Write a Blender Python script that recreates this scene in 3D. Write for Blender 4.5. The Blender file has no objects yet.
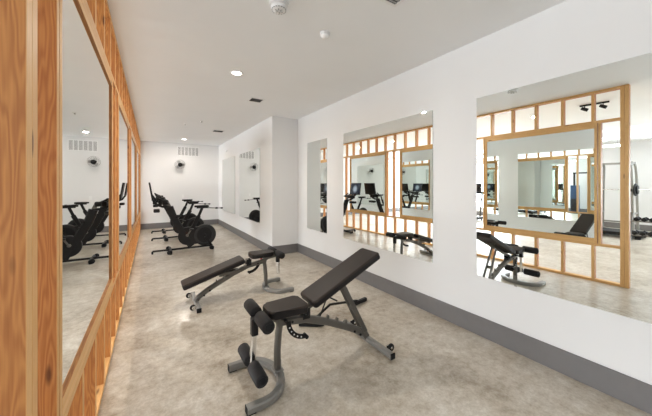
import bpy, bmesh, math, random
from mathutils import Vector, Matrix
random.seed(7)
PI = math.pi
scn = bpy.context.scene
COL = scn.collection
R = math.radians

# ---------------------------------------------------------------- measured place (metres)
F_PX, YAW, V0, CAM_Z, H = 279.45, 0.56, 184.4, 1.553, 3.05
XR, XL, XB = 2.869, -0.300, 2.247          # near right wall, partition face, far right wall
YC, YB, YN = 5.80, 11.5, -3.6              # wall step, end wall, wall behind the camera
XH = -8.3                                   # far side of the neighbouring hall

# ---------------------------------------------------------------- materials
def new_mat(name):
    m = bpy.data.materials.new(name); m.use_nodes = True
    nt = m.node_tree
    return m, nt, nt.nodes['Principled BSDF']

def simple(name, col, rough=.5, metal=0.0, noise=.04, scale=30, bump=0.0, spec=.5, coord='Object'):
    m, nt, b = new_mat(name)
    tc = nt.nodes.new('ShaderNodeTexCoord')
    n = nt.nodes.new('ShaderNodeTexNoise'); n.inputs['Scale'].default_value = scale; n.inputs['Detail'].default_value = 4
    nt.links.new(tc.outputs[coord], n.inputs['Vector'])
    r = nt.nodes.new('ShaderNodeMix'); r.data_type = 'RGBA'
    r.inputs['A'].default_value = (*[max(0, c*(1-noise)) for c in col], 1)
    r.inputs['B'].default_value = (*[min(1, c*(1+noise)) for c in col], 1)
    nt.links.new(n.outputs['Fac'], r.inputs['Factor'])
    nt.links.new(r.outputs['Result'], b.inputs['Base Color'])
    b.inputs['Roughness'].default_value = rough
    b.inputs['Metallic'].default_value = metal
    b.inputs['Specular IOR Level'].default_value = spec
    if bump:
        bp = nt.nodes.new('ShaderNodeBump'); bp.inputs['Strength'].default_value = bump; bp.inputs['Distance'].default_value = .002
        nt.links.new(n.outputs['Fac'], bp.inputs['Height']); nt.links.new(bp.outputs['Normal'], b.inputs['Normal'])
    return m

def wood(name, dark, light, ring=9.0, contrast=.5):
    m, nt, b = new_mat(name); N = nt.nodes; L = nt.links
    tc = N.new('ShaderNodeTexCoord'); oi = N.new('ShaderNodeObjectInfo')
    mul = N.new('ShaderNodeMath'); mul.operation = 'MULTIPLY'; mul.inputs[1].default_value = 37.0
    L.new(oi.outputs['Random'], mul.inputs[0])
    cx = N.new('ShaderNodeCombineXYZ'); L.new(mul.outputs[0], cx.inputs['X']); L.new(mul.outputs[0], cx.inputs['Z'])
    add = N.new('ShaderNodeVectorMath'); add.operation = 'ADD'
    L.new(tc.outputs['Object'], add.inputs[0]); L.new(cx.outputs[0], add.inputs[1])
    mp = N.new('ShaderNodeMapping'); mp.inputs['Scale'].default_value = (ring, ring, ring*.11)
    L.new(add.outputs[0], mp.inputs['Vector'])
    n1 = N.new('ShaderNodeTexNoise'); n1.inputs['Scale'].default_value = .9; n1.inputs['Detail'].default_value = 2
    L.new(mp.outputs[0], n1.inputs['Vector'])
    # growth rings = contours of a stretched noise
    m2 = N.new('ShaderNodeMath'); m2.operation = 'MULTIPLY'; m2.inputs[1].default_value = 90.0
    L.new(n1.outputs['Fac'], m2.inputs[0])
    sn = N.new('ShaderNodeMath'); sn.operation = 'SINE'; L.new(m2.outputs[0], sn.inputs[0])
    mp2 = N.new('ShaderNodeMapping'); mp2.inputs['Scale'].default_value = (160, 160, 5)
    L.new(add.outputs[0], mp2.inputs['Vector'])
    n2 = N.new('ShaderNodeTexNoise'); n2.inputs['Scale'].default_value = 1; n2.inputs['Detail'].default_value = 3
    L.new(mp2.outputs[0], n2.inputs['Vector'])
    s1 = N.new('ShaderNodeMath'); s1.operation = 'MULTIPLY_ADD'; s1.inputs[1].default_value = .5*contrast*.55; s1.inputs[2].default_value = .5
    L.new(sn.outputs[0], s1.inputs[0])
    s2 = N.new('ShaderNodeMath'); s2.operation = 'MULTIPLY_ADD'; s2.inputs[1].default_value = .8
    L.new(n2.outputs['Fac'], s2.inputs[0]); L.new(s1.outputs[0], s2.inputs[2])
    s3 = N.new('ShaderNodeMath'); s3.operation = 'MULTIPLY_ADD'; s3.inputs[1].default_value = .35
    L.new(oi.outputs['Random'], s3.inputs[0])
    s4 = N.new('ShaderNodeMath'); s4.operation = 'SUBTRACT'; s4.inputs[1].default_value = .58
    L.new(s2.outputs[0], s4.inputs[0]); L.new(s4.outputs[0], s3.inputs[2])
    cr = N.new('ShaderNodeMix'); cr.data_type = 'RGBA'; cr.clamp_factor = True
    cr.inputs['A'].default_value = (*dark, 1); cr.inputs['B'].default_value = (*light, 1)
    L.new(s3.outputs[0], cr.inputs['Factor'])
    # knots
    mpk = N.new('ShaderNodeMapping'); mpk.inputs['Scale'].default_value = (9, 9, 2.2)
    L.new(add.outputs[0], mpk.inputs['Vector'])
    vk = N.new('ShaderNodeTexVoronoi'); vk.inputs['Scale'].default_value = 1.0
    L.new(mpk.outputs[0], vk.inputs['Vector'])
    kr = N.new('ShaderNodeValToRGB'); kr.color_ramp.elements[0].position = .05; kr.color_ramp.elements[1].position = .11
    kr.color_ramp.elements[0].color = (.16, .08, .05, 1); kr.color_ramp.elements[1].color = (1, 1, 1, 1)
    L.new(vk.outputs['Distance'], kr.inputs['Fac'])
    mx = N.new('ShaderNodeMix'); mx.data_type = 'RGBA'; mx.blend_type = 'MULTIPLY'; mx.inputs['Factor'].default_value = .8
    L.new(cr.outputs['Result'], mx.inputs['A']); L.new(kr.outputs['Color'], mx.inputs['B'])
    L.new(mx.outputs['Result'], b.inputs['Base Color'])
    b.inputs['Roughness'].default_value = .5
    return m

M = {}
M['wall'] = simple('white_wall_paint', (.735, .735, .735), .6, noise=.015, scale=3, bump=.05, spec=.3)
M['ceil'] = simple('ceiling_paint', (.86, .875, .89), .7, noise=.02, scale=2, bump=.05, spec=.2)
M['base'] = simple('grey_rubber_baseboard', (.155, .148, .147), .42, noise=.08, scale=14)
M['wood'] = wood('pine_flat_grain', (.37, .125, .030), (.60, .265, .075), 15.0, 1.0)
M['edge'] = wood('pine_edge_grain', (.62, .32, .105), (.82, .505, .22), 14, .3)
M['white'] = simple('white_plastic', (.8, .8, .8), .4)
M['grey'] = simple('grey_plastic', (.36, .36, .36), .5)
M['grille_mid'] = simple('grey_duct_interior', (.16, .16, .16), .7)
M['darkgrille'] = simple('dark_grille', (.06, .06, .06), .6)
M['vinyl'] = simple('brown_black_vinyl', (.026, .017, .013), .48, noise=.25, scale=90, bump=.25, spec=.35)
M['vinylside'] = simple('black_vinyl_side', (.012, .010, .010), .5, noise=.2, scale=90, spec=.3)
M['foam'] = simple('black_foam', (.018, .017, .018), .65, noise=.3, scale=220, bump=.4, spec=.3)
M['steel'] = simple('silver_grey_powder_coat', (.14, .13, .115), .40, metal=.5, noise=.06, scale=60)
M['steel_light'] = simple('bright_silver_coat', (.26, .255, .24), .36, metal=.5, noise=.05, scale=60)
M['chrome'] = simple('chrome_tube', (.75, .74, .72), .15, metal=1, noise=.02)
M['black'] = simple('black_powder_coat', (.010, .010, .011), .45, noise=.1, spec=.3)
M['rubber'] = simple('black_rubber', (.011, .011, .012), .7, noise=.1, spec=.3)
M['red'] = simple('red_knob_plastic', (.5, .03, .02), .4)
M['screen'] = simple('dark_display_glass', (.010, .012, .018), .12, noise=.1, scale=5)
M['iron'] = simple('cast_iron', (.02, .02, .022), .5, metal=.2, noise=.2)
M['bluecoat'] = simple('blue_machine_coat', (.03, .07, .16), .4)
M['backing'] = simple('mirror_backing_board', (.45, .36, .26), .7)

def mat_mirror():
    m, nt, b = new_mat('mirror_silver')
    tc = nt.nodes.new('ShaderNodeTexCoord'); n = nt.nodes.new('ShaderNodeTexNoise'); n.inputs['Scale'].default_value = 2
    nt.links.new(tc.outputs['Object'], n.inputs['Vector'])
    r = nt.nodes.new('ShaderNodeMix'); r.data_type = 'RGBA'
    r.inputs['A'].default_value = (.885, .925, .905, 1); r.inputs['B'].default_value = (.90, .935, .92, 1)
    nt.links.new(n.outputs['Fac'], r.inputs['Factor']); nt.links.new(r.outputs['Result'], b.inputs['Base Color'])
    b.inputs['Metallic'].default_value = 1; b.inputs['Roughness'].default_value = 0.0
    return m
M['mirror'] = mat_mirror()
M['mirror_edge'] = simple('mirror_glass_edge', (.22, .30, .27), .3)

def mat_floor():
    m, nt, b = new_mat('polished_concrete'); N = nt.nodes; L = nt.links
    tc = N.new('ShaderNodeTexCoord')
    def noise(sc, det, rough=.55, dist=0):
        n = N.new('ShaderNodeTexNoise'); n.inputs['Scale'].default_value = sc; n.inputs['Detail'].default_value = det
        n.inputs['Roughness'].default_value = rough; n.inputs['Distortion'].default_value = dist
        L.new(tc.outputs['Object'], n.inputs['Vector']); return n
    a = noise(1.3, 8, .66, .15); c = noise(12, 10, .72, .1); d = noise(55, 6, .75)
    ra = N.new('ShaderNodeValToRGB'); e = ra.color_ramp.elements
    e[0].position = .34; e[0].color = (.25, .19, .125, 1)
    e[1].position = .68; e[1].color = (.72, .68, .61, 1)
    x = e.new(.5); x.color = (.50, .44, .355, 1)
    ad = N.new('ShaderNodeMath'); ad.operation = 'MULTIPLY_ADD'; ad.inputs[1].default_value = .9
    sb = N.new('ShaderNodeMath'); sb.operation = 'SUBTRACT'; sb.inputs[1].default_value = .0
    L.new(c.outputs['Fac'], ad.inputs[0]); L.new(a.outputs['Fac'], sb.inputs[0]); L.new(sb.outputs[0], ad.inputs[2])
    hb = N.new('ShaderNodeMath'); hb.operation = 'MULTIPLY_ADD'; hb.inputs[1].default_value = .64; hb.inputs[2].default_value = -.08
    L.new(ad.outputs[0], hb.inputs[0]); L.new(hb.outputs[0], ra.inputs['Fac'])
    mx = N.new('ShaderNodeMix'); mx.data_type = 'RGBA'; mx.blend_type = 'MULTIPLY'; mx.inputs['Factor'].default_value = .35
    rd = N.new('ShaderNodeValToRGB'); rd.color_ramp.elements[0].position = .36; rd.color_ramp.elements[0].color = (.5, .47, .43, 1)
    rd.color_ramp.elements[1].position = .56
    L.new(d.outputs['Fac'], rd.inputs['Fac']); L.new(ra.outputs['Color'], mx.inputs['A']); L.new(rd.outputs['Color'], mx.inputs['B'])
    L.new(mx.outputs['Result'], b.inputs['Base Color'])
    rr = N.new('ShaderNodeMapRange'); rr.inputs['To Min'].default_value = .24; rr.inputs['To Max'].default_value = .42
    L.new(c.outputs['Fac'], rr.inputs['Value']); L.new(rr.outputs[0], b.inputs['Roughness'])
    b.inputs['Specular IOR Level'].default_value = .6; b.inputs['Coat Weight'].default_value = .22; b.inputs['Coat Roughness'].default_value = .14
    bp = N.new('ShaderNodeBump'); bp.inputs['Strength'].default_value = .06; bp.inputs['Distance'].default_value = .004
    L.new(c.outputs['Fac'], bp.inputs['Height']); L.new(bp.outputs['Normal'], b.inputs['Normal'])
    return m
M['floor'] = mat_floor()

def mat_glass():
    m, nt, b = new_mat('clear_window_glass'); N = nt.nodes; L = nt.links
    N.remove(b); out = N['Material Output']
    t = N.new('ShaderNodeBsdfTransparent'); g = N.new('ShaderNodeBsdfGlossy'); g.inputs['Roughness'].default_value = .02
    mi = N.new('ShaderNodeMixShader'); mi.inputs[0].default_value = .06
    L.new(t.outputs[0], mi.inputs[1]); L.new(g.outputs[0], mi.inputs[2]); L.new(mi.outputs[0], out.inputs['Surface'])
    return m
M['glass'] = mat_glass()

def mat_emit(name, col, s):
    m, nt, b = new_mat(name)
    b.inputs['Emission Color'].default_value = (*col, 1); b.inputs['Emission Strength'].default_value = s
    b.inputs['Base Color'].default_value = (*col, 1)
    return m
M['lamp'] = mat_emit('lamp_diffuser', (1, .95, .88), 14)
M['tube'] = mat_emit('linear_lamp_diffuser', (.95, .975, 1), 13)
def mat_display():
    m, nt, b = new_mat('lit_bike_display'); N = nt.nodes; L = nt.links
    tc = N.new('ShaderNodeTexCoord'); mp = N.new('ShaderNodeMapping'); mp.inputs['Scale'].default_value = (5, 5, 5)
    L.new(tc.outputs['Object'], mp.inputs['Vector'])
    g = N.new('ShaderNodeTexGradient'); g.gradient_type = 'SPHERICAL'; L.new(mp.outputs[0], g.inputs['Vector'])
    r = N.new('ShaderNodeValToRGB'); r.color_ramp.elements[0].position = .3; r.color_ramp.elements[0].color = (.015, .018, .03, 1)
    r.color_ramp.elements[1].position = .75; r.color_ramp.elements[1].color = (.35, .40, .46, 1)
    L.new(g.outputs['Fac'], r.inputs['Fac']); L.new(r.outputs['Color'], b.inputs['Emission Color'])
    b.inputs['Emission Strength'].default_value = .8; b.inputs['Base Color'].default_value = (.01, .01, .015, 1); b.inputs['Roughness'].default_value = .12
    return m
M['display'] = mat_display()

# ---------------------------------------------------------------- geometry helpers
class MB:
    def __init__(s): s.bm = bmesh.new()
    def box(s, x0, x1, y0, y1, z0, z1, bev=0.0, mi=0, seg=1, mtx=None):
        t = bmesh.new()
        vs = [t.verts.new((x, y, z)) for x in (x0, x1) for y in (y0, y1) for z in (z0, z1)]
        for f in ((0,1,3,2), (4,6,7,5), (0,4,5,1), (2,3,7,6), (0,2,6,4), (1,5,7,3)): t.faces.new([vs[i] for i in f])
        if bev: bmesh.ops.bevel(t, geom=t.edges[:], offset=bev, segments=seg, affect='EDGES', profile=.5)
        s._merge(t, mi, mtx, seg > 1); return s
    def _merge(s, t, mi=0, mtx=None, smooth=False):
        bmesh.ops.recalc_face_normals(t, faces=t.faces[:])
        if mtx is not None: bmesh.ops.transform(t, matrix=mtx, verts=t.verts[:])
        mp = {}
        for v in t.verts: mp[v] = s.bm.verts.new(v.co)
        for f in t.faces:
            try: nf = s.bm.faces.new([mp[v] for v in f.verts])
            except ValueError: continue
            nf.material_index = mi if mi is not None else f.material_index; nf.smooth = smooth or f.smooth
        t.free()
    def sweep(s, pts, prof, up=(0, 1, 0), closed=False, smooth=False, mi=0, cap=True):
        """prof: list of (a,b): a along side axis, b along normal axis"""
        pts = [Vector(p) for p in pts]; n = len(pts); up = Vector(up)
        t = bmesh.new(); rings = []
        for i, p in enumerate(pts):
            if closed: d1 = (p-pts[i-1]).normalized(); d2 = (pts[(i+1) % n]-p).normalized()
            else:
                d1 = (p-pts[i-1]).normalized() if i > 0 else (pts[1]-p).normalized()
                d2 = (pts[i+1]-p).normalized() if i < n-1 else d1
            tan = (d1+d2).normalized(); k = 1/max(.5, tan.dot(d2))
            nrm = tan.cross(up)
            if nrm.length < 1e-4: nrm = tan.cross(Vector((1, 0, 0)) if abs(tan.x) < .9 else Vector((0, 0, 1)))
            nrm.normalize(); side = nrm.cross(tan).normalized()
            rings.append([t.verts.new(p + side*a + nrm*(b*k)) for a, b in prof])
        m = len(prof)
        for i in range(n if closed else n-1):
            A, B = rings[i], rings[(i+1) % n]
            for j in range(m):
                f = t.faces.new((A[j], A[(j+1) % m], B[(j+1) % m], B[j])); f.smooth = smooth
        if not closed and cap:
            t.faces.new(rings[0]); t.faces.new(rings[-1][::-1])
        s._merge(t, mi); return s
    def tube(s, pts, r, seg=12, **k):
        return s.sweep(pts, [(r*math.cos(2*PI*i/seg), r*math.sin(2*PI*i/seg)) for i in range(seg)], smooth=True, **k)
    def bar(s, pts, w, h, up=(0, 1, 0), bev=.006, **k):
        a, b = w/2, h/2; e = min(bev, a*.6, b*.6)
        pr = [(-a+e, -b), (a-e, -b), (a, -b+e), (a, b-e), (a-e, b), (-a+e, b), (-a, b-e), (-a, -b+e)]
        return s.sweep(pts, pr, up=up, **k)
    def lathe(s, prof, center=(0, 0, 0), axis='Z', seg=24, mi=0, smooth=True):
        t = bmesh.new(); rings = []
        for r, z in prof:
            if r < 1e-6: rings.append([t.verts.new((0, 0, z))])
            else: rings.append([t.verts.new((r*math.cos(2*PI*i/seg), r*math.sin(2*PI*i/seg), z)) for i in range(seg)])
        for A, B in zip(rings, rings[1:]):
            for j in range(seg):
                a = A[j % len(A)]; b = A[(j+1) % len(A)]; c = B[(j+1) % len(B)]; d = B[j % len(B)]
                q = []
                for v in (a, b, c, d):
                    if v not in q: q.append(v)
                if len(q) > 2:
                    f = t.faces.new(q); f.smooth = smooth
        for e in (rings[0], rings[-1]):
            if len(e) > 2: t.faces.new(e)
        mx = {'Z': Matrix(), 'Y': Matrix.Rotation(-PI/2, 4, 'X'), 'X': Matrix.Rotation(PI/2, 4, 'Y')}[axis] if isinstance(axis, str) else axis
        s._merge(t, mi, Matrix.Translation(center) @ mx); return s
    def cyl(s, c, r, l, axis='Z', seg=24, bev=0.0, mi=0):
        h = l/2; e = bev
        prof = [(0, -h), (r-e, -h), (r, -h+e), (r, h-e), (r-e, h), (0, h)] if e else [(0, -h), (r, -h), (r, h), (0, h)]
        t0 = len(s.bm.faces)
        s.lathe(prof, c, axis, seg, mi)
        s.bm.faces.ensure_lookup_table()
        return s
    def slab(s, outline, z0, z1, bev=.01, seg=3, mtx=None, mi=0, mside=None):
        t = bmesh.new()
        lo = [t.verts.new((x, y, z0)) for x, y in outline]; hi = [t.verts.new((x, y, z1)) for x, y in outline]
        fl = t.faces.new(lo[::-1]); fh = t.faces.new(hi); n = len(lo)
        for i in range(n): t.faces.new((lo[i], lo[(i+1) % n], hi[(i+1) % n], hi[i]))
        if mside is not None:
            for f in t.faces: f.material_index = mside
            fh.material_index = mi
        if bev: bmesh.ops.bevel(t, geom=list(fl.edges)+list(fh.edges), offset=bev, segments=seg, affect='EDGES', profile=.5)
        for f in t.faces: f.smooth = len(f.verts) == 4 and f.calc_area() < .004
        s._merge(t, None if mside is not None else mi, mtx); return s
    def build(s, name, mats, parent=None, loc=(0, 0, 0), rot=(0, 0, 0)):
        me = bpy.data.meshes.new(name); s.bm.to_mesh(me); s.bm.free()
        for m in (mats if isinstance(mats, (list, tuple)) else [mats]): me.materials.append(M[m])
        o = bpy.data.objects.new(name, me); COL.objects.link(o)
        o.location = loc; o.rotation_euler = rot
        if parent: o.parent = parent
        return o

def build_split(mb, name, mats, parent=None, loc=(0, 0, 0)):
    """every separate piece becomes an object of its own"""
    bm = mb.bm; left = set(bm.verts); out = []
    for v0 in list(bm.verts):
        if v0 not in left: continue
        comp = []; stack = [v0]; left.discard(v0)
        while stack:
            v = stack.pop(); comp.append(v)
            for e in v.link_edges:
                w = e.other_vert(v)
                if w in left: left.discard(w); stack.append(w)
        n = MB(); mp = {v: n.bm.verts.new(v.co) for v in comp}
        for f in {f for v in comp for f in v.link_faces}:
            nf = n.bm.faces.new([mp[v] for v in f.verts]); nf.smooth = f.smooth; nf.material_index = f.material_index
        out.append(n.build(name, mats, parent, loc))
    bm.free()
    return out

def tag(o, label=None, cat=None, group=None, kind=None):
    if label: o['label'] = label
    if cat: o['category'] = cat
    if group: o['group'] = group
    if kind: o['kind'] = kind
    return o
def empty(name, loc, rz=0, label=None, cat=None, group=None, kind=None):
    o = bpy.data.objects.new(name, None); COL.objects.link(o); o.empty_display_size = .1
    o.location = loc; o.rotation_euler = (0, 0, rz)
    return tag(o, label, cat, group, kind)
def copy_tree(o, parent=None):
    c = o.copy(); COL.objects.link(c); c.parent = parent
    for ch in list(o.children): copy_tree(ch, c)
    return c
def rounded(x0, x1, y0, y1, r, n=4, taper=0.0):
    """outline with rounded corners; taper narrows the x0 end"""
    P = []
    for cx, cy, a0 in ((x1-r, y1-r, 0), (x0+r, y1-r-taper, 90), (x0+r, y0+r+taper, 180), (x1-r, y0+r, 270)):
        for k in range(n+1):
            a = R(a0 + 90*k/n); P.append((cx+r*math.cos(a), cy+r*math.sin(a)))
    return P
def struct(name, mb, mat, parent=None):
    o = mb.build(name, mat, parent); o['kind'] = 'structure'; return o

# ---------------------------------------------------------------- room shell
T = .15
struct('floor', MB().box(XH-T, XR+T, YN-T, YB+T, -.12, 0), 'floor')
struct('ceiling', MB().box(XH-T, XR+T, YN-T, YB+T, H, H+.12), 'ceil')
struct('wall_right', MB().box(XR, XR+T, YN, YC, 0, H), 'wall')
struct('wall_far_right', MB().box(XB, XR+T, YC, YB, 0, H), 'wall')
struct('wall_back', MB().box(XH-T, XR+T, YB, YB+T, 0, H), 'wall')
# wall behind the camera, three tall windows added to let light in
def wall_y(name, y0, y1, xs, z0, z1, xa, xb):
    mb = MB(); c = xa
    for a, b in xs:
        mb.box(c, a, y0, y1, 0, H); mb.box(a, b, y0, y1, 0, z0); mb.box(a, b, y0, y1, z1, H); c = b
    mb.box(c, xb, y0, y1, 0, H)
    struct(name, mb, 'wall')
def wall_x(name, x0, x1, ys, z0, z1, ya, yb):
    mb = MB(); c = ya
    for a, b in ys:
        mb.box(x0, x1, c, a, 0, H); mb.box(x0, x1, a, b, 0, z0); mb.box(x0, x1, a, b, z1, H); c = b
    mb.box(x0, x1, c, yb, 0, H)
    struct(name, mb, 'wall')
WN = [(-7.4, -5.0), (-4.4, -2.0), (-1.2, 1.6)]
WH = [(-2.8, -.9), (-.5, 1.4), (6.2, 8.2), (8.6, 10.6)]  # first two are added out of view to light the room
wall_y('wall_front', YN-T, YN, WN, .35, 2.6, XH-T, XR+T)
wall_x('wall_left', XH-T, XH, WH, .35, 2.6, YN, YB)
nwin = 0
def window(ax, a, b):
    global nwin
    nwin += 1
    fr = MB(); gl = MB(); e = .05
    def B(mb, u0, u1, d0, d1, z0, z1):
        if ax == 'y': mb.box(u0, u1, YN-T+d0, YN-T+d1, z0, z1)
        else: mb.box(XH-T+d0, XH-T+d1, u0, u1, z0, z1)
    for u0, u1, z0, z1 in ((a, a+e, .35, 2.6), (b-e, b, .35, 2.6), (a+e, b-e, .35, .35+e), (a+e, b-e, 2.6-e, 2.6), ((a+b)/2-e/2, (a+b)/2+e/2, .35+e, 2.6-e)):
        B(fr, u0, u1, .04, .10, z0, z1)
    B(gl, a+e, (a+b)/2-e/2, .065, .071, .35+e, 2.6-e); B(gl, (a+b)/2+e/2, b-e, .065, .071, .35+e, 2.6-e)
    w = struct('window_%d' % nwin, fr, 'white'); g = gl.build('window_pane', 'glass', w)
for a, b in WN: window('y', a, b)
for a, b in WH: window('x', a, b)
# baseboards
BH, BT = .197, .014
struct('baseboard_right', MB().box(XR-BT, XR, YN, YC, 0, BH, .003), 'base')
struct('baseboard_step', MB().box(XB-BT, XR-BT, YC-BT, YC, 0, BH, .003), 'base')
struct('baseboard_far_right', MB().box(XB-BT, XB, YC, YB-BT, 0, BH, .003), 'base')
struct('baseboard_back', MB().box(XH, XB, YB-BT, YB, 0, BH, .003), 'base')
struct('baseboard_left', MB().box(XH, XH+BT, YN, YB-BT, 0, BH, .003), 'base')
struct('baseboard_front', MB().box(XH+BT, XR-BT, YN, YN+BT, 0, BH, .003), 'base')

# ---------------------------------------------------------------- timber partition
PD, PT = .089, .038                    # board depth, board thickness
part = empty('timber_partition', (XL-PD/2, 1.13, 0), 0, 'open pine stud partition framing large mirrors along the left side of the room', 'partition')
def board(name, length, t, d, loc, rot):
    """length along local Z, thickness t local X (edge faces = +-Y), depth d local Y"""
    mb = MB(); e = .0018
    tb = bmesh.new()
    vs = [tb.verts.new((x, y, z)) for x in (-t/2, t/2) for y in (-d/2, d/2) for z in (-length/2, length/2)]
    for f in ((0,1,3,2), (4,6,7,5), (0,4,5,1), (2,3,7,6), (0,2,6,4), (1,5,7,3)): tb.faces.new([vs[i] for i in f])
    bmesh.ops.bevel(tb, geom=tb.edges[:], offset=e, segments=1, affect='EDGES')
    bmesh.ops.recalc_face_normals(tb, faces=tb.faces[:])
    for f in tb.faces: f.material_index = 0 if abs(f.normal.x) > .9 else 1
    mb._merge(tb, None)
    o = mb.build(name, ['edge' if name == 'bottom_plate' else 'wood', 'edge'])
    o.parent = part
    o.location = Vector(loc) - part.location
    o.rotation_euler = rot
    return o
XM = XL - PD/2
def upright(name, y, z0, z1, t=PT):          # y = centre, wide face looks along Y
    return board(name, z1-z0-.001, t, PD, (XM, y, (z0+z1)/2), (0, 0, PI/2))
def plate(name, y0, y1, zc, dep=PD):
    # length along world Y, thickness along Z, depth along X
    o = board(name, y1-y0, PT, dep, (XM, (y0+y1)/2, zc), (0, 0, 0))
    o.rotation_euler = Matrix(((0, 1, 0), (0, 0, 1), (1, 0, 0))).to_euler()
    return o
Y0 = 1.128; PER = 2.3667
ZB0, ZB1 = PT, .572                    # lower cripple studs
ZS = .591                              # sill plate centre
ZMB, ZMT = .61, 2.532                  # buck zone
ZH = 2.551                             # header plate centre
upright('end_post', Y0+.023, 0, H-.002, .0455); upright('end_post', Y0+.070, 0, H-.002, .0455)
YE = Y0+.094
yend = YB-.004
segs = [(YE, 4.1), (4.1, 7.3), (7.3, yend)]
for a, b in segs:
    plate('bottom_plate', a+.001, b-.001, PT/2)
    plate('sill_plate', a+.001, b-.001, ZS)
    plate('header_plate', a+.001, b-.001, ZH)
    plate('top_plate', a+.001, b-.001, H-PT/2-.002)
ys = []
k = 0
while 1.53+.3944*k < yend-.1:
    ys.append(1.53+.3944*k); k += 1
ys.append(yend-PT/2-.001)
for y in ys:
    upright('stud', y, ZB0, ZS-PT/2); upright('stud', y, ZH+PT/2, H-PT-.002)
mirs = []
for i in range(4):
    a = 1.4356+PER*i; b = 3.2813+PER*i
    upright('mirror_post', a+.015, ZMB, ZH-PT/2, .030); upright('mirror_post', a+.059, ZMB, ZH-PT/2, .034)
    upright('mirror_post', b-.015, ZMB, ZH-PT/2, .030); upright('mirror_post', b-.059, ZMB, ZH-PT/2, .034)
    ia, ib = a+2*PT+.002, b-2*PT-.002
    plate('mirror_rail', ia, ib, ZMB+PT/2+.001); plate('mirror_rail', ia, ib, ZMB+PT*1.5+.002)
    plate('mirror_rail', ia, ib, ZH-PT-.001); plate('mirror_rail', ia, ib, ZH-2*PT-.002)
    mirs.append((ia, ib))
    g = b + (PER-(3.2813-1.4356))/2
    if i < 3: upright('stud', g, ZMB, ZH-PT/2)
for y in (10.77, 11.15, yend-PT/2-.001): upright('stud', y, ZMB, ZH-PT/2)
ZM0, ZM1 = ZMB+2*PT+.003, ZH-2.5*PT-.003
names = ['nearest', 'second', 'third', 'farthest']
for i, (a, b) in enumerate(mirs):
    x = XL-.012
    lab = ['large frameless mirror set in the timber partition, nearest the camera',
           'mirror set in the timber partition just beyond the nearest one, level with the rear bench',
           'mirror set in the timber partition across from the nearest exercise bike',
           'mirror set in the timber partition closest to the end wall'][i]
    o = empty('partition_mirror', (x, (a+b)/2, ZM0), 0, lab, 'mirror', 'mirrors in the timber partition')
    mb = MB(); hh = (b-a)/2-.001
    mb.box(-.006, 0, -hh, hh, .001, ZM1-ZM0-.001)
    mb.bm.faces.ensure_lookup_table()
    for f in mb.bm.faces: f.material_index = 0 if f.calc_area() > .5 else 1
    mb.build('mirror_glass', ['mirror', 'mirror_edge'], o)
    MB().box(-.024, -.0065, -hh, hh, .001, ZM1-ZM0-.001).build('backing_board', 'backing', o)

# ---------------------------------------------------------------- frameless mirrors on the right wall
def wall_mirror(x, y0, y1, lab, grp='frameless mirrors on the right wall'):
    o = empty('wall_mirror', (x, (y0+y1)/2, .6125), 0, lab, 'mirror', grp)
    hh = (y1-y0)/2
    mb = MB().box(-.0065, -.0015, -hh, hh, 0, 1.831)
    for f in mb.bm.faces: f.material_index = 0 if f.calc_area() > .5 else 1
    mb.build('mirror_glass', ['mirror', 'mirror_edge'], o)
    mb = MB()
    for yy in (-hh*.6, hh*.6):
        mb.box(-.010, -.0005, yy-.012, yy+.012, -.006, .008)
    build_split(mb, 'mirror_clip', 'chrome', o)
wall_mirror(XR, -.20, 1.625, 'nearest and largest looking frameless mirror on the right wall, cut by the right edge')
wall_mirror(XR, 2.16, 3.99, 'frameless mirror in the middle of the right wall behind the front bench backrest')
wall_mirror(XR, 4.54, 5.33, 'narrow frameless mirror beside the wall step')
wall_mirror(XB, 6.60, 8.45, 'frameless mirror on the far right wall reflecting the wall fan')
wall_mirror(XB, 8.97, 10.80, 'frameless mirror on the far right wall closest to the end wall')

# ---------------------------------------------------------------- end wall vent, fan, outlet
vt = empty('wall_vent', (1.175, YB, 2.60), 0, 'white return air vent with six louvred sections high on the end wall', 'vent')
fr = MB(); W2, HH = .365, .35
fr.box(-W2, W2, -.015, -.001, 0, .025, .002); fr.box(-W2, W2, -.015, -.001, HH-.025, HH, .002)
for k in range(7):
    x = -W2+.0125+k*(2*W2-.025)/6; fr.box(x-.0125, x+.0125, -.015, -.001, .025, HH-.025, .002)
fr.build('frame', 'white', vt)
lv = MB()
for k in range(20):
    z = .032+k*.0150; lv.box(-W2+.02, W2-.02, -.012, -.003, z, z+.007)
build_split(lv, 'louvre', 'white', vt)
MB().box(-W2+.01, W2-.01, -.002, -.0005, .01, HH-.01).build('duct_back', 'grille_mid', vt)

fan = empty('wall_fan', (.89, YB, 2.24), 0, 'oscillating wall fan with black motor and wire cage on the end wall', 'fan')
MB().box(-.05, .05, -.03, 0, -.10, .05, .008).build('wall_bracket', 'white', fan)
MB().tube([(0, -.03, -.03), (0, -.10, -.02), (0, -.15, .02)], .018).build('arm', 'grey', fan)
head = empty('fan_head', (0, -.20, .03)); head.parent = fan
fm = Matrix.Rotation(R(-12), 4, 'X')
mt = MB().lathe([(0, .07), (.05, .065), (.06, .03), (.06, -.02), (.03, -.05), (0, -.05)], (0, .03, 0), 'Y').build('motor', 'black', head)
cage = MB()
for rr, yy in ((.17, 0), (.162, -.03), (.13, -.045), (.09, -.055), (.162, .03), (.12, .045)):
    cage.tube([(rr*math.cos(2*PI*i/32), yy, rr*math.sin(2*PI*i/32)) for i in range(32)], .0020, 5, up=(0, 1, 0), closed=True)
for i in range(24):
    a = 2*PI*i/24; c_, s_ = math.cos(a), math.sin(a)
    cage.tube([(.045*c_, -.06, .045*s_), (.11*c_, -.052, .11*s_), (.162*c_, -.03, .162*s_), (.17*c_, 0, .17*s_), (.162*c_, .03, .162*s_), (.06*c_, .05, .06*s_)], .0012, 4, up=(c_*.1+.3, .9, .2))
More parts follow.
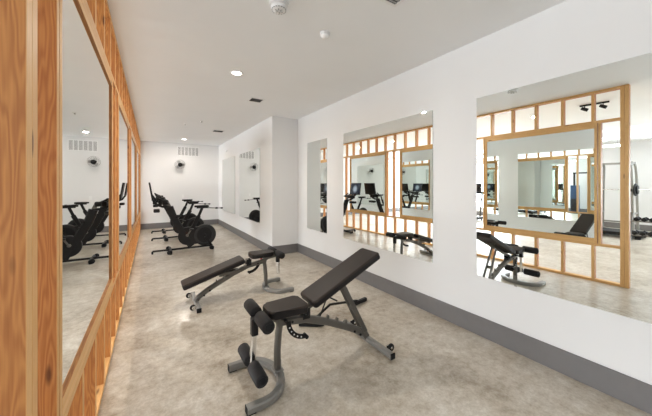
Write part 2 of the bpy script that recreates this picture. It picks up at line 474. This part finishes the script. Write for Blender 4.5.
cage.build('cage', 'steel_light', head)
bl = MB()
for k in range(3):
    m3 = Matrix.Rotation(2*PI*k/3, 4, 'Y') @ Matrix.Rotation(R(25), 4, 'X')
    bl.slab([(.02, -.02), (.09, -.065), (.145, -.045), (.15, .025), (.09, .05), (.02, .02)], -.002, .002, 0, mtx=m3 @ Matrix.Rotation(PI/2, 4, 'X'))
build_split(bl, 'blade', 'grey', head)
MB().lathe([(0, -.075), (.055, -.070), (.075, -.060), (0, -.055)], (0, 0, 0), 'Y').build('hub_badge', 'black', head)
for ch in head.children: pass
head.rotation_euler = (R(14), 0, R(6))
tag(MB().box(-.036, .036, -.007, 0, -.058, .058, .003).build('power_outlet', 'white', None, (1.0, YB, 1.12)), 'small white outlet plate on the end wall below the fan', 'outlet')
tag(MB().box(-.03, 0, -.06, .06, -.04, .04, .006).build('wall_sensor', 'white', None, (XB, 10.1, 2.72)), 'small white sensor box high on the far right wall above the mirrors', 'sensor')

# ---------------------------------------------------------------- ceiling fittings
def downlight(x, y, lab, power=22, grp='recessed ceiling downlights'):
    o = empty('recessed_downlight', (x, y, H), 0, lab, 'ceiling light', grp)
    MB().lathe([(.062, -.0005), (.085, -.0005), (.087, -.004), (.080, -.007), (.060, -.003)], (0, 0, 0), 'Z', 28).build('trim_ring', 'white', o)
    MB().cyl((0, 0, -.0025), .060, .003, 'Z', 28).build('diffuser', 'lamp', o)
    l = bpy.data.lights.new('downlight_beam', 'AREA'); l.shape = 'DISK'; l.size = .11; l.energy = power; l.color = (1, .93, .84)
    lo = bpy.data.objects.new('downlight_beam', l); COL.objects.link(lo); lo.parent = o; lo.location = (0, 0, -.012)
downlight(.98, 3.82, 'bright recessed downlight in the room ceiling nearest the camera', 24)
downlight(.94, 10.35, 'recessed downlight in the ceiling near the end wall vent', 20)
for i, (x, y) in enumerate([(-1.45, 2.77), (-1.38, 4.85), (-1.38, 6.95), (-1.38, 8.85)]):
    downlight(x, y, ['recessed downlight beyond the partition, level with its nearest mirror', 'recessed downlight beyond the partition, level with its second mirror',
                     'recessed downlight beyond the partition, seen through the stud openings in the middle wall mirror', 'recessed downlight beyond the partition, farthest toward the end wall'][i], 22, 'downlights beyond the partition')

sd = empty('smoke_detector', (.90, 2.17, H), 0, 'white round smoke detector with slotted rim at the top edge', 'smoke detector')
MB().lathe([(0, 0), (.082, 0), (.082, -.012), (.074, -.016), (0, -.016)]).build('base', 'white', sd)
MB().lathe([(0, -.018), (.064, -.018), (.066, -.040), (.052, -.056), (0, -.060)]).build('sensing_head', 'white', sd)
g = MB()
for k in range(16):
    a = 2*PI*k/16; g.box(.046, .060, -.006, .006, -.0545, -.050, mtx=Matrix.Rotation(a, 4, 'Z'))
for k in range(6):
    a = 2*PI*k/6; g.box(.012, .034, -.004, .004, -.0615, -.0585, mtx=Matrix.Rotation(a, 4, 'Z'))
build_split(g, 'slot', 'grey', sd)
s2 = empty('motion_sensor', (1.46, 2.35, H), 0, 'small white dome sensor on the ceiling beside the smoke detector', 'sensor')
MB().lathe([(0, 0), (.05, 0), (.05, -.014), (0, -.014)]).build('base', 'white', s2)
MB().lathe([(0, -.014), (.043, -.014), (.044, -.03), (.034, -.046), (.015, -.054), (0, -.055)]).build('dome', 'white', s2)

def ceil_vent(x, y, s, lab, dark=True):
    o = empty('ceiling_vent', (x, y, H), 0, lab, 'vent', 'ceiling air vents')
    mb = MB()
    for a, b, c, d in ((-s, s, -s, -s+.025), (-s, s, s-.025, s), (-s, -s+.025, -s+.025, s-.025), (s-.025, s, -s+.025, s-.025)): mb.box(a, b, c, d, -.010, -.0005, .002)
    mb.build('frame', 'white', o)
    mb = MB(); n = 5
    for k in range(n):
        yy = -s+.03+(2*s-.06)*(k+.5)/n; mb.box(-s+.02, s-.02, yy-.006, yy+.006, -.008, -.003)
    build_split(mb, 'slat', 'darkgrille' if y > 3 else 'grey', o)
    MB().box(-s+.02, s-.02, -s+.02, s-.02, -.002, -.0005).build('duct_back', 'darkgrille', o)
ceil_vent(1.58, 4.86, .125, 'small dark square vent in the ceiling just beyond the downlight')
ceil_vent(1.60, 8.25, .15, 'small dark square vent in the ceiling above the exercise bikes')
ceil_vent(1.64, 1.585, .10, 'square ceiling vent cut by the top edge of the picture')
for i, (x, y) in enumerate([(.72, 7.72), (1.02, 7.15)]):
    o = empty('sprinkler_head', (x, y, H), 0, ['small white sprinkler cap on the ceiling, the left one of two', 'small white sprinkler cap on the ceiling, the right one of two'][i], 'sprinkler', 'ceiling sprinklers')
    MB().lathe([(0, -.0005), (.045, -.0005), (.045, -.006), (.03, -.010), (0, -.010)]).build('escutcheon', 'white', o)
    MB().lathe([(0, -.010), (.012, -.010), (.012, -.030), (.022, -.032), (0, -.034)]).build('nozzle', 'chrome', o)
o = empty('track_light', (-1.20, 1.74, H), R(84), 'short black track light on the hall ceiling, seen in the nearest wall mirror', 'ceiling light')
MB().box(-.20, .20, -.017, .017, -.03, -.001, .003).build('track', 'black', o)
for x in (-.12, .13):
    MB().tube([(x, 0, -.03), (x, 0, -.06)], .008, 8).build('stem', 'black', o)
    MB().lathe([(0, -.05), (.030, -.05), (.030, .05), (0, .05)], (x, 0, -.085), Matrix.Rotation(R(60), 4, 'Y'), 16).build('lamp_head', 'black', o)

# linear lamps added to brighten the hall and its ceiling
def linear(x, y, L, lab):
    o = empty('linear_ceiling_light', (x, y, H), 0, lab, 'ceiling light', 'linear lights of the neighbouring hall')
    MB().box(-.05, .05, -L/2, L/2, -.26, -.22, .004).build('housing', 'white', o)
    MB().box(-.04, .04, -L/2+.02, L/2-.02, -.2195, -.213).build('upper_diffuser', 'tube', o)
    MB().box(-.04, .04, -L/2+.02, L/2-.02, -.268, -.2605).build('lower_diffuser', 'tube', o)
    mb = MB()
    for yy in (-L*.4, L*.4): mb.tube([(0, yy, -.21), (0, yy, 0)], .003, 6)
    build_split(mb, 'suspension_wire', 'steel', o)
for x, n in ((-5.0, 'closer to the partition'), (-7.0, 'closer to the far hall wall')):
    for y, q in ((.6, 'near'), (3.6, 'second'), (6.6, 'third'), (9.6, 'last')):
        linear(x, y, 2.4, 'suspended linear hall light, row %s, %s from the windows' % (n, {'near': 'first', 'second': 'second', 'third': 'third', 'last': 'fourth'}[q]))

# ---------------------------------------------------------------- adjustable bench
def make_bench(loc, rz, back_ang, hz, lab, strut_to, lower=True, knob='black', fw=.30):
    o = empty('weight_bench', loc, rz, lab, 'weight bench', 'adjustable weight benches')
    # U shaped base, open toward -x
    U = [(0, -.255, .028), (.13, -.255, .028)]
    for k in range(1, 12):
        a = R(-90+180*k/12); U.append((.13+.20*math.cos(a), .255*math.sin(a), .028))
    U += [(.13, .255, .028), (0, .255, .028)]
    MB().bar(U, .052, .062, up=(0, 0, 1), bev=.01).build('base_frame', 'steel_light', o)
    mb = MB()
    for y in (-.255, .255): mb.box(-.004, .002, y-.026, y+.026, .003, .053, .003); mb.box(0, .06, y-.028, y+.028, 0, .006)
    build_split(mb, 'end_cap', 'rubber', o)
    MB().bar([(.325, 0, .05), (.325, 0, .20), (.335, 0, .34), (.345, 0, .40), (.335, 0, .45), (.29, 0, .475), (.16, 0, .49)], .05, .05, bev=.012, smooth=False).build('front_post', 'steel', o)
    MB().box(.285, .365, -.045, .045, .045, .06, .003).box(.345, .352, -.02, .02, .06, .13, .002).build('post_gusset', 'steel_light', o)
    # seat pad
    seat = MB().slab(rounded(.225, .555, -.135, .135, .045, 5, .03), .503, .566, .016, 3, mi=0, mside=1).build('seat', ['vinyl', 'vinylside'], o)
    MB().box(.27, .50, -.03, .03, .485, .506, .003).build('seat_bracket', 'black', seat)
    # spine
    MB().bar([(.33, 0, .43), (.58, 0, .395), (.80, 0, .315), (1.08, 0, .18)], .052, .06, bev=.01).build('spine', 'steel', o)
    MB().bar([(1.065, 0, .187), (1.15, 0, .14), (1.235, 0, .085), (1.268, 0, .04)], .054, .062, bev=.012).build('rear_leg', 'steel', o)
    MB().bar([(1.268, -fw, .030), (1.268, fw, .030)], .055, .050, up=(0, 0, 1), bev=.01).build('rear_foot', 'steel_light', o)
    mb = MB()
    for y in (-fw-.003, fw+.003): mb.box(1.241, 1.295, y-.005, y+.005, .003, .057, .003)
    build_split(mb, 'foot_cap', 'rubber', o)
    for y in (-fw+.08, fw-.08):
        w = MB().lathe([(0, -.012), (.030, -.012), (.034, -.007), (.034, .007), (.030, .012), (0, .012)], (1.328, y, .050), 'Y').build('wheel', 'rubber', o)
        MB().box(1.288, 1.333, y+.013, y+.018, .03, .07).cyl((1.328, y+.005, .05), .011, .036, 'Y', 12).build('wheel_bracket', 'chrome', w)
    # bolts
    mb = MB()
    for x, z in ((1.10, .15), (1.17, .10)): mb.cyl((x, 0, z), .012, .068, 'Y', 10)
    for x in (.45, .60): mb.cyl((x, 0, .41), .010, .062, 'Y', 10)
    build_split(mb, 'bolt', 'black', o)
    # notches of the ladder
    mb = MB()
    for x in (.80, .90, 1.0):
        z = .315-(x-.80)*.48+.024
        mb.sweep([(x, -.024, z-.02), (x, .024, z-.02)], [(0, 0)]*3, cap=False) if 0 else None
        m4 = Matrix.Translation((x, 0, z)) @ Matrix.Rotation(R(26), 4, 'Y') @ Matrix.Rotation(R(90), 4, 'X')
        mb.slab([(-.025, -.005), (.014, -.005), (.016, .012), (.006, .034), (-.003, .034), (.0, .014), (-.008, .006), (-.025, .004)], -.016, .016, 0, mtx=m4)
    build_split(mb, 'ladder_notch', 'steel', o)
    # hinge
    hx = .58
    MB().box(hx-.035, hx+.035, -.034, -.027, hz-.04, hz+.05, .003).box(hx-.035, hx+.035, .027, .034, hz-.04, hz+.05, .003).cyl((hx, 0, hz), .014, .09, 'Y', 14).build('hinge', 'black', o)
    # backrest
    ang = R(back_ang)
    mt = Matrix.Translation((hx, 0, hz)) @ Matrix.Rotation(-ang, 4, 'Y')
    bk = MB().slab(rounded(.060, .862, -.135, .135, .03, 4), .05, .116, .016, 3, mi=0, mside=1)
    bmesh.ops.transform(bk.bm, matrix=mt, verts=bk.bm.verts[:])
    bk = bk.build('backrest', ['vinyl', 'vinylside'], o)
    br = MB().box(-.01, .62, -.02, .02, .012, .05, .004).box(.14, .17, -.09, .09, .035, .05, .002).box(.58, .61, -.09, .09, .035, .05, .002)
    bmesh.ops.transform(br.bm, matrix=mt, verts=br.bm.verts[:])
    br.build('back_support', 'steel', bk)
    top = mt @ Vector((.42, 0, .015))
    b = Vector(strut_to)
    mb = MB()
    mb.bar([(top.x, -.032, top.z), (b.x, -.040, b.z)], .012, .045, bev=.004)
    mb.bar([(top.x, .032, top.z), (b.x, .040, b.z)], .012, .045, bev=.004)
    mid = (top+b)/2
    mb.box(mid.x-.015, mid.x+.015, -.036, .036, mid.z-.02, mid.z+.02, .003)
    mb.cyl((b.x, 0, b.z), .010, .12, 'Y', 12)
    mb.build('strut', 'steel', o)
    # arc selector with holes
    A = [(.40+.155*(1-math.cos(R(t_))), -.055, .435-.155*math.sin(R(t_))) for t_ in range(0, 92, 9)]
    arc = MB().bar(A, .012, .040, bev=.004).build('adjustment_arc', 'black', o)
    mb = MB()
    for t_ in range(18, 90, 14): mb.cyl((.40+.155*(1-math.cos(R(t_))), -.0625, .435-.155*math.sin(R(t_))), .006, .003, 'Y', 10)
    build_split(mb, 'selector_hole', 'white', arc)
    MB().tube([(A[-1][0], -.085, A[-1][2]), (A[-1][0], -.03, A[-1][2])], .016, 12).build('arc_grip', 'rubber', arc)
    kn = MB().cyl((.375, -.045, .45), .014, .05, 'Y', 14, .003).build('adjustment_knob', knob, o)
    # leg lever
    lev = MB().bar([(.135, 0, .515), (.135, 0, .385)], .056, .052, bev=.008).build('lever_sleeve', 'black', o)
    MB().bar([(.132, 0, .39), (.122, 0, .22), (.115, 0, .145)] if lower else [(.132, 0, .39), (.125, 0, .20)], .04, .042, bev=.008).build('lever_tube', 'chrome', lev)
    for (x, z) in (((.165, .530), (.115, .165)) if lower else ((.165, .530),)):
        MB().tube([(x, -.245, z), (x, .245, z)], .0125, 12).build('roller_rod', 'chrome', o)
        for s_ in (-1, 1):
            y0, y1 = sorted((s_*.038, s_*.24))
            rl = MB().lathe([(0, y0), (.041, y0), (.048, y0+.008), (.049, (y0+y1)/2), (.048, y1-.008), (.041, y1), (0, y1)], (x, 0, z), 'Y', 28).build('foam_roller', 'foam', o)
            MB().lathe([(0, -.004), (.030, -.004), (.030, .002), (.014, .006), (0, .006)] if s_ > 0 else [(0, -.006), (.014, -.006), (.030, -.002), (.030, .004), (0, .004)], (x, s_*.243, z), 'Y', 20).build('roller_cap', 'rubber', rl)
    return o
make_bench((.548, 2.14, 0), 0, 24.0, .443, 'front weight bench with raised backrest and foam leg rollers, nearest the camera', (1.225, 0, .12), fw=.355)
make_bench((1.762, 3.97, 0), PI, -17.0, .440, 'rear weight bench with its backrest set in decline, behind the front bench', (.72, 0, .352), lower=False, knob='red')

# low black tubular stand lying behind the front bench
st = empty('floor_stand', (1.9, 2.78, 0), 0, 'low black tubular stand on the floor behind the front weight bench', 'exercise stand')
MB().bar([(-.52, -.02, .022), (-.36, -.14, .022), (-.29, -.16, .022)], .04, .04, up=(0, 0, 1)).build('front_foot', 'black', st)
MB().bar([(.22, .04, .024), (.53, .10, .024)], .045, .045, up=(0, 0, 1)).build('rear_foot', 'black', st)
MB().bar([(-.40, -.10, .05), (-.10, .0, .13), (.36, .07, .05)], .026, .024, up=(0, 0, 1)).build('rail', 'black', st)
MB().tube([(-.33, -.12, .05), (-.12, .03, .22), (.0, .0, .15)], .009, 10).build('brace', 'black', st)

# ---------------------------------------------------------------- exercise bikes
def make_bike():
    o = empty('exercise_bike', (0, 0, 0))
    MB().bar([(.05, 0, .06), (.42, 0, .06), (1.28, 0, .065)], .05, .04, bev=.012).build('base_beam', 'black', o)
    for x, w in ((.40, .27), (1.28, .20)):
        f = MB().bar([(x, -w, .045), (x, w, .045)], .07, .05, up=(0, 0, 1), bev=.012).build('stabilizer', 'black', o)
        mb = MB()
        for s_ in (-1, 1): mb.cyl((x, s_*(w-.02), .012), .022, .024, 'Z', 12); mb.cyl((x-.035, s_*(w-.01), .05), .045, .03, 'Y', 18)
        build_split(mb, 'leveler', 'rubber', f)
    MB().box(.03, .07, -.035, .035, .0, .06, .012, seg=2).build('front_foot', 'rubber', o)
    # mast
    mast = MB().bar([(.84, 0, .10), (.60, 0, .52), (.46, 0, .80), (.38, 0, 1.04)], .08, .155, bev=.03).build('mast', 'black', o)
    MB().bar([(.41, 0, .98), (.33, 0, 1.16)], .045, .07, bev=.012).build('handlebar_post', 'steel', mast)
    hb = MB()
    hb.tube([(.36, 0, 1.14), (.33, -.12, 1.15), (.32, -.23, 1.16), (.22, -.25, 1.20), (.12, -.24, 1.27)], .017, 10)
    hb.tube([(.36, 0, 1.14), (.33, .12, 1.15), (.32, .23, 1.16), (.22, .25, 1.20), (.12, .24, 1.27)], .017, 10)
    hb.tube([(.34, -.14, 1.155), (.20, -.09, 1.22), (.17, 0, 1.235), (.20, .09, 1.22), (.34, .14, 1.155)], .016, 10)
    hb.box(.16, .36, -.06, .06, 1.10, 1.20, .02, seg=2)
    hb.build('handlebar', 'black', o)
    for y in (-.14, .14): MB().lathe([(0, 0), (.036, 0), (.042, .09), (.038, .10), (0, .10)], (.20, y, 1.10)).build('bottle_holder', 'rubber', o)
    MB().box(.07, .19, -.13, .13, .93, 1.00, .015, seg=2).build('accessory_tray', 'black', o)
    MB().bar([(.40, 0, 1.04), (.24, 0, 1.05), (.13, 0, 1.10), (.05, 0, 1.22)], .05, .05, bev=.012).build('screen_arm', 'black', o)
    sm = Matrix.Translation((.025, 0, 1.40)) @ Matrix.Rotation(R(-9), 4, 'Y')
    sc = MB().box(-.018, .014, -.265, .265, -.19, .20, .010, seg=2)
    bmesh.ops.transform(sc.bm, matrix=sm, verts=sc.bm.verts[:])
    sc = sc.build('screen', 'black', o)
    d = MB().box(.0145, .0155, -.24, .24, -.16, .175).build('display', 'display', sc)
    d.matrix_local = sm
    # seat
    MB().bar([(.74, 0, .26), (.93, 0, .66), (1.00, 0, .80)], .06, .09, bev=.02).build('seat_tube', 'black', o)
    MB().bar([(.98, 0, .76), (1.07, 0, .985)], .045, .06, bev=.01).build('seat_post', 'black', o)
    MB().bar([(.95, 0, .992), (1.19, 0, .992)], .04, .03, bev=.008).build('seat_slider', 'black', o)
    sd_ = MB().slab([(.90, -.02), (.92, -.03), (1.02, -.045), (1.10, -.10), (1.17, -.115), (1.21, -.09), (1.215, 0), (1.21, .09), (1.17, .115), (1.10, .10), (1.02, .045), (.92, .03), (.90, .02)], 1.005, 1.05, .014, 3)
    sd_.build('saddle', 'rubber', o)
    MB().tube([(1.18, 0, .985), (1.30, 0, .975), (1.52, 0, .965)], .009, 8).cyl((1.40, 0, .97), .020, .05, 'X', 10).cyl((1.52, 0, .965), .018, .05, 'X', 10).build('weight_holder', 'black', o)
    # drive
    fc = MB()
    pts = []
    for t_ in range(90, 271, 15): pts.append((.76+.21*math.cos(R(t_)), .34+.21*math.sin(R(t_))))
    for t_ in range(-90, 91, 15): pts.append((1.10+.19*math.cos(R(t_)), .34+.19*math.sin(R(t_))))
    fc.slab(pts, -.035, .035, .01, 2, mtx=Matrix.Rotation(PI/2, 4, 'X'))
    fc.build('belt_cover', 'black', o)
    fw = MB().lathe([(0, -.025), (.16, -.025), (.19, -.04), (.235, -.04), (.25, -.028), (.25, .028), (.235, .04), (.19, .04), (.16, .025), (0, .025)], (1.13, 0, .335), 'Y', 40).build('flywheel', 'iron', o)
    MB().tube([(1.13+.25*math.cos(2*PI*i/40), 0, .335+.25*math.sin(2*PI*i/40)) for i in range(40)], .008, 6, closed=True).build('flywheel_rim', 'steel', fw)
    MB().bar([(1.13, -.06, .30), (1.28, -.06, .07)], .02, .05).bar([(1.13, .06, .30), (1.28, .06, .07)], .02, .05).cyl((1.13, 0, .335), .035, .14, 'Y', 16).build('flywheel_fork', 'black', o)
    for s_, an in ((-1, 60), (1, 240)):
        ex, ez = .74+.17*math.cos(R(an)), .36+.17*math.sin(R(an))
        MB().bar([(.74, s_*.075, .36), (ex, s_*.085, ez)], .018, .032, bev=.005).cyl((.74, s_*.06, .36), .03, .04, 'Y', 16).build('crank', 'steel', o)
        MB().box(ex-.05, ex+.05, s_*.14-.045, s_*.14+.045, ez-.014, ez+.014, .006).cyl((ex, s_*.10, ez), .008, .04, 'Y', 8).build('pedal', 'black', o)
    MB().cyl((.52, 0, .80), .022, .11, 'Y', 14, .004).build('resistance_knob', 'rubber', o)
    return o
bike = make_bike()
blabs = ['exercise bike nearest the camera, its rear flywheel fully in view', 'middle exercise bike of the row beside the partition', 'farthest exercise bike, closest to the end wall']
for i, y in enumerate((7.30, 9.02, 10.42)):
    b_ = bike if i == 0 else copy_tree(bike)
    b_.location = (-.02, y, 0); tag(b_, blabs[i], 'exercise bike', 'exercise bikes in a row facing the partition')

# ---------------------------------------------------------------- hall equipment (seen through the mirrors)
rk = empty('squat_rack', (-7.35, 2.72, 0), 0, 'grey steel squat rack against the far hall wall, seen in the nearest wall mirror', 'squat rack')
for sx in (-1, 1):
    for sy in (-1, 1):
        pts = [(sx*.30, sy*.42, .0), (sx*.30, sy*.39, 1.7), (sx*.26, sy*.37, 2.15), (sx*.16, sy*.36, 2.26)]
        MB().bar(pts, .06, .06, bev=.01).build('upright', 'steel_light', rk)
for z in (2.24,):
    MB().bar([(-.17, -.36, z), (-.17, .36, z)], .05, .05, up=(0, 0, 1)).build('top_bar', 'steel_light', rk)
    MB().bar([(.17, -.36, z), (.17, .36, z)], .05, .05, up=(0, 0, 1)).build('top_bar', 'steel_light', rk)
for sy in (-1, 1):
    MB().bar([(-.16, sy*.36, 2.245), (.16, sy*.36, 2.245)], .05, .05).build('top_rail', 'steel_light', rk)
    MB().bar([(-.52, sy*.42, .035), (.60, sy*.42, .035)], .06, .06).build('foot_rail', 'steel_light', rk)
    MB().bar([(-.30, sy*.40, .62), (.30, sy*.40, .62)], .05, .05).build('safety_arm', 'steel_light', rk)
    MB().box(.32, .42, sy*.395-.02, sy*.395+.02, 1.33, 1.37).box(.40, .42, sy*.395-.02, sy*.395+.02, 1.37, 1.42).build('bar_hook', 'black', rk)
MB().bar([(-.30, -.40, .30), (-.30, .40, .30)], .05, .05, up=(0, 0, 1)).build('cross_bar', 'steel_light', rk)
bb_ = empty('barbell', (-6.975, 2.72, 1.387), 0, 'loaded barbell resting on the hooks of the squat rack', 'barbell')
MB().tube([(0, -.78, 0), (0, .78, 0)], .014, 10).build('bar', 'chrome', bb_)
for s_ in (-1, 1):
    MB().cyl((0, s_*.45, 0), .024, .03, 'Y').build('collar', 'chrome', bb_)
    MB().cyl((0, s_*.485, 0), .20, .035, 'Y', 32, .008).build('weight_plate', 'rubber', bb_)
    MB().cyl((0, s_*.53, 0), .14, .03, 'Y', 28, .006).build('weight_plate', 'rubber', bb_)

def treadmill(loc, rz, lab):
    o = empty('treadmill', loc, rz, lab, 'treadmill', 'treadmills in the hall')
    MB().box(-.85, .85, -.40, .40, .06, .17, .02, seg=2).build('deck', 'black', o)
    MB().box(-.80, .60, -.25, .25, .17, .18).build('belt', 'rubber', o)
    mb = MB()
    for s_ in (-.78, .78):
        for q in (-.34, .34): mb.cyl((s_, q, .03), .03, .06, 'Z', 12)
    build_split(mb, 'foot', 'rubber', o)
    for s_ in (-.36, .36):
        MB().bar([(.62, s_, .15), (.80, s_, 1.20)], .05, .07).build('upright', 'steel', o)
        MB().tube([(.78, s_, 1.10), (.55, s_, 1.08), (.30, s_, 1.00)], .02, 10).build('handrail', 'black', o)
    MB().box(.70, .86, -.42, .42, 1.14, 1.24, .02, seg=2).build('console', 'black', o)
    MB().box(.80, .84, -.32, .32, 1.24, 1.60, .01).build('screen', 'screen', o)
    return o
o = empty('exercise_platform', (-6.2, 2.75, 0), 0, 'low black platform on the floor in front of the squat rack', 'platform')
MB().slab(rounded(-.40, .40, -.85, .85, .06), .07, .17, .012, 2).build('deck', 'rubber', o)
for x in (-.32, .32):
    for y in (-.75, .75): MB().box(x-.05, x+.05, y-.06, y+.06, 0, .07, .01).build('foot', 'black', o)
treadmill((-5.6, 7.0, 0), PI, 'treadmill in the middle of the hall beyond the partition')
treadmill((-5.6, 8.2, 0), PI, 'treadmill in the hall closest to the end wall')

cm = empty('cable_machine', (-7.6, 5.2, 0), 0, 'tall cable machine with blue shrouds against the far hall wall', 'cable machine')
for y in (-.55, .55):
    MB().box(-.25, .05, y-.16, y+.16, .02, 1.5, .01).build('weight_shroud', 'bluecoat', cm)
    MB().bar([(.0, y, 0), (.0, y, 2.2)], .07, .07).build('column', 'black', cm)
    w_ = MB()
    for k in range(12): w_.box(.055, .12, y-.12, y+.12, .12+k*.055, .165+k*.055, .003)
    build_split(w_, 'weight_stack', 'iron', cm)
MB().bar([(0, -.6, 2.17), (0, .6, 2.17)], .07, .07, up=(0, 0, 1)).build('top_beam', 'black', cm)
MB().box(-.3, .5, -.7, .7, 0, .02).build('base_plate', 'black', cm)

def dumbbell_proto():
    o = empty('dumbbell', (0, 0, 0))
    MB().tube([(-.07, 0, 0), (.07, 0, 0)], .016, 10).build('handle', 'chrome', o)
    for s_ in (-1, 1):
        MB().lathe([(0, -.035), (.048, -.035), (.056, -.025), (.056, .025), (.048, .035), (0, .035)], (s_*.105, 0, 0), 'X', 6, smooth=False).build('head', 'rubber', o)
    return o
def db_rack(x, y, n, lab, grp, tiers=2, first=[None]):
    o = empty('dumbbell_rack', (x, y, 0), 0, lab, 'dumbbell rack')
    L = n*.135+.1
    for s_ in (-1, 1):
        MB().bar([(.22, s_*L/2, .02), (.10, s_*L/2, .02), (-.20, s_*L/2, .80 if tiers > 1 else .45)], .05, .05).build('side_frame', 'steel', o)
    zs = [(.10, .26), (-.08, .60)][:tiers]
    for x_, z in zs: MB().box(x_-.14, x_-.05, -L/2, L/2, z-.02, z, .002).box(x_+.05, x_+.14, -L/2, L/2, z-.02, z, .002).build('shelf_rail', 'steel', o)
    words = ['first', 'second', 'third', 'fourth', 'fifth', 'sixth', 'seventh', 'eighth', 'ninth', 'tenth']
    for t_, (x_, z) in enumerate(zs):
        for k in range(n):
            if first[0] is None: first[0] = d = dumbbell_proto()
            else: d = copy_tree(first[0])
            d.location = (x+x_, y-L/2+.115+k*.135, z+.050)
            tag(d, 'black dumbbell, %s from the window end, %s shelf of %s' % (words[k], ['lower', 'upper'][t_], grp), 'dumbbell', 'dumbbells on the '+grp)
db_rack(-5.0, 1.40, 8, 'low two tier rack of black dumbbells in the hall, seen at the right edge', 'near dumbbell rack')
db_rack(-7.7, .35, 8, 'two tier dumbbell rack against the far hall wall', 'far dumbbell rack')

# ---------------------------------------------------------------- light
w = bpy.data.worlds.new('sky'); scn.world = w; w.use_nodes = True
nt = w.node_tree; bg = nt.nodes['Background']
sky = nt.nodes.new('ShaderNodeTexSky'); sky.sky_type = 'HOSEK_WILKIE'; sky.turbidity = 4; sky.sun_direction = (.3, .4, .86)
mxs = nt.nodes.new('ShaderNodeMix'); mxs.data_type = 'RGBA'; mxs.inputs['Factor'].default_value = .7; mxs.inputs['B'].default_value = (.95, .97, 1, 1)
nt.links.new(sky.outputs[0], mxs.inputs['A']); nt.links.new(mxs.outputs['Result'], bg.inputs['Color'])
bg.inputs['Strength'].default_value = .6

def area(name, loc, rot, sx, sy, e, col=(1, 1, 1)):
    l = bpy.data.lights.new(name, 'AREA'); l.shape = 'RECTANGLE'; l.size = sx; l.size_y = sy; l.energy = e; l.color = col
    o = bpy.data.objects.new(name, l); COL.objects.link(o); o.location = loc; o.rotation_euler = rot
    return o
DAY = (.90, .95, 1)
for a, b in WN: area('window_daylight', ((a+b)/2, YN-T-.05, 1.475), (PI/2, 0, 0), b-a-.1, 2.15, 8, DAY)      # points +Y, fill light behind the added windows
for a, b in WH: area('window_daylight', (XH-T-.05, (a+b)/2, 1.475), (PI/2, 0, -PI/2), b-a-.1, 2.15, 170 if a < 2 else 300, DAY)     # points +X

# ---------------------------------------------------------------- camera
cam = bpy.data.cameras.new('camera'); co = bpy.data.objects.new('camera', cam); COL.objects.link(co)
co.location = (0, 0, CAM_Z); co.rotation_euler = (PI/2, 0, -YAW)
cam.sensor_width = 36; cam.lens = 36*F_PX/652; cam.shift_y = -(208-V0)/652
cam.clip_start = .05; cam.clip_end = 100
scn.camera = co
vs = scn.view_settings
vs.view_transform = 'Standard'; vs.look = 'None'; vs.gamma = 1; vs.use_curve_mapping = False
vs.exposure = 0.37
scn.cycles.max_bounces = 16; scn.cycles.glossy_bounces = 12; scn.cycles.diffuse_bounces = 7; scn.cycles.transparent_max_bounces = 12
scn.cycles.use_denoising = True
scn.cycles.sample_clamp_indirect = 6
scn.cycles.caustics_reflective = True; scn.cycles.blur_glossy = .3
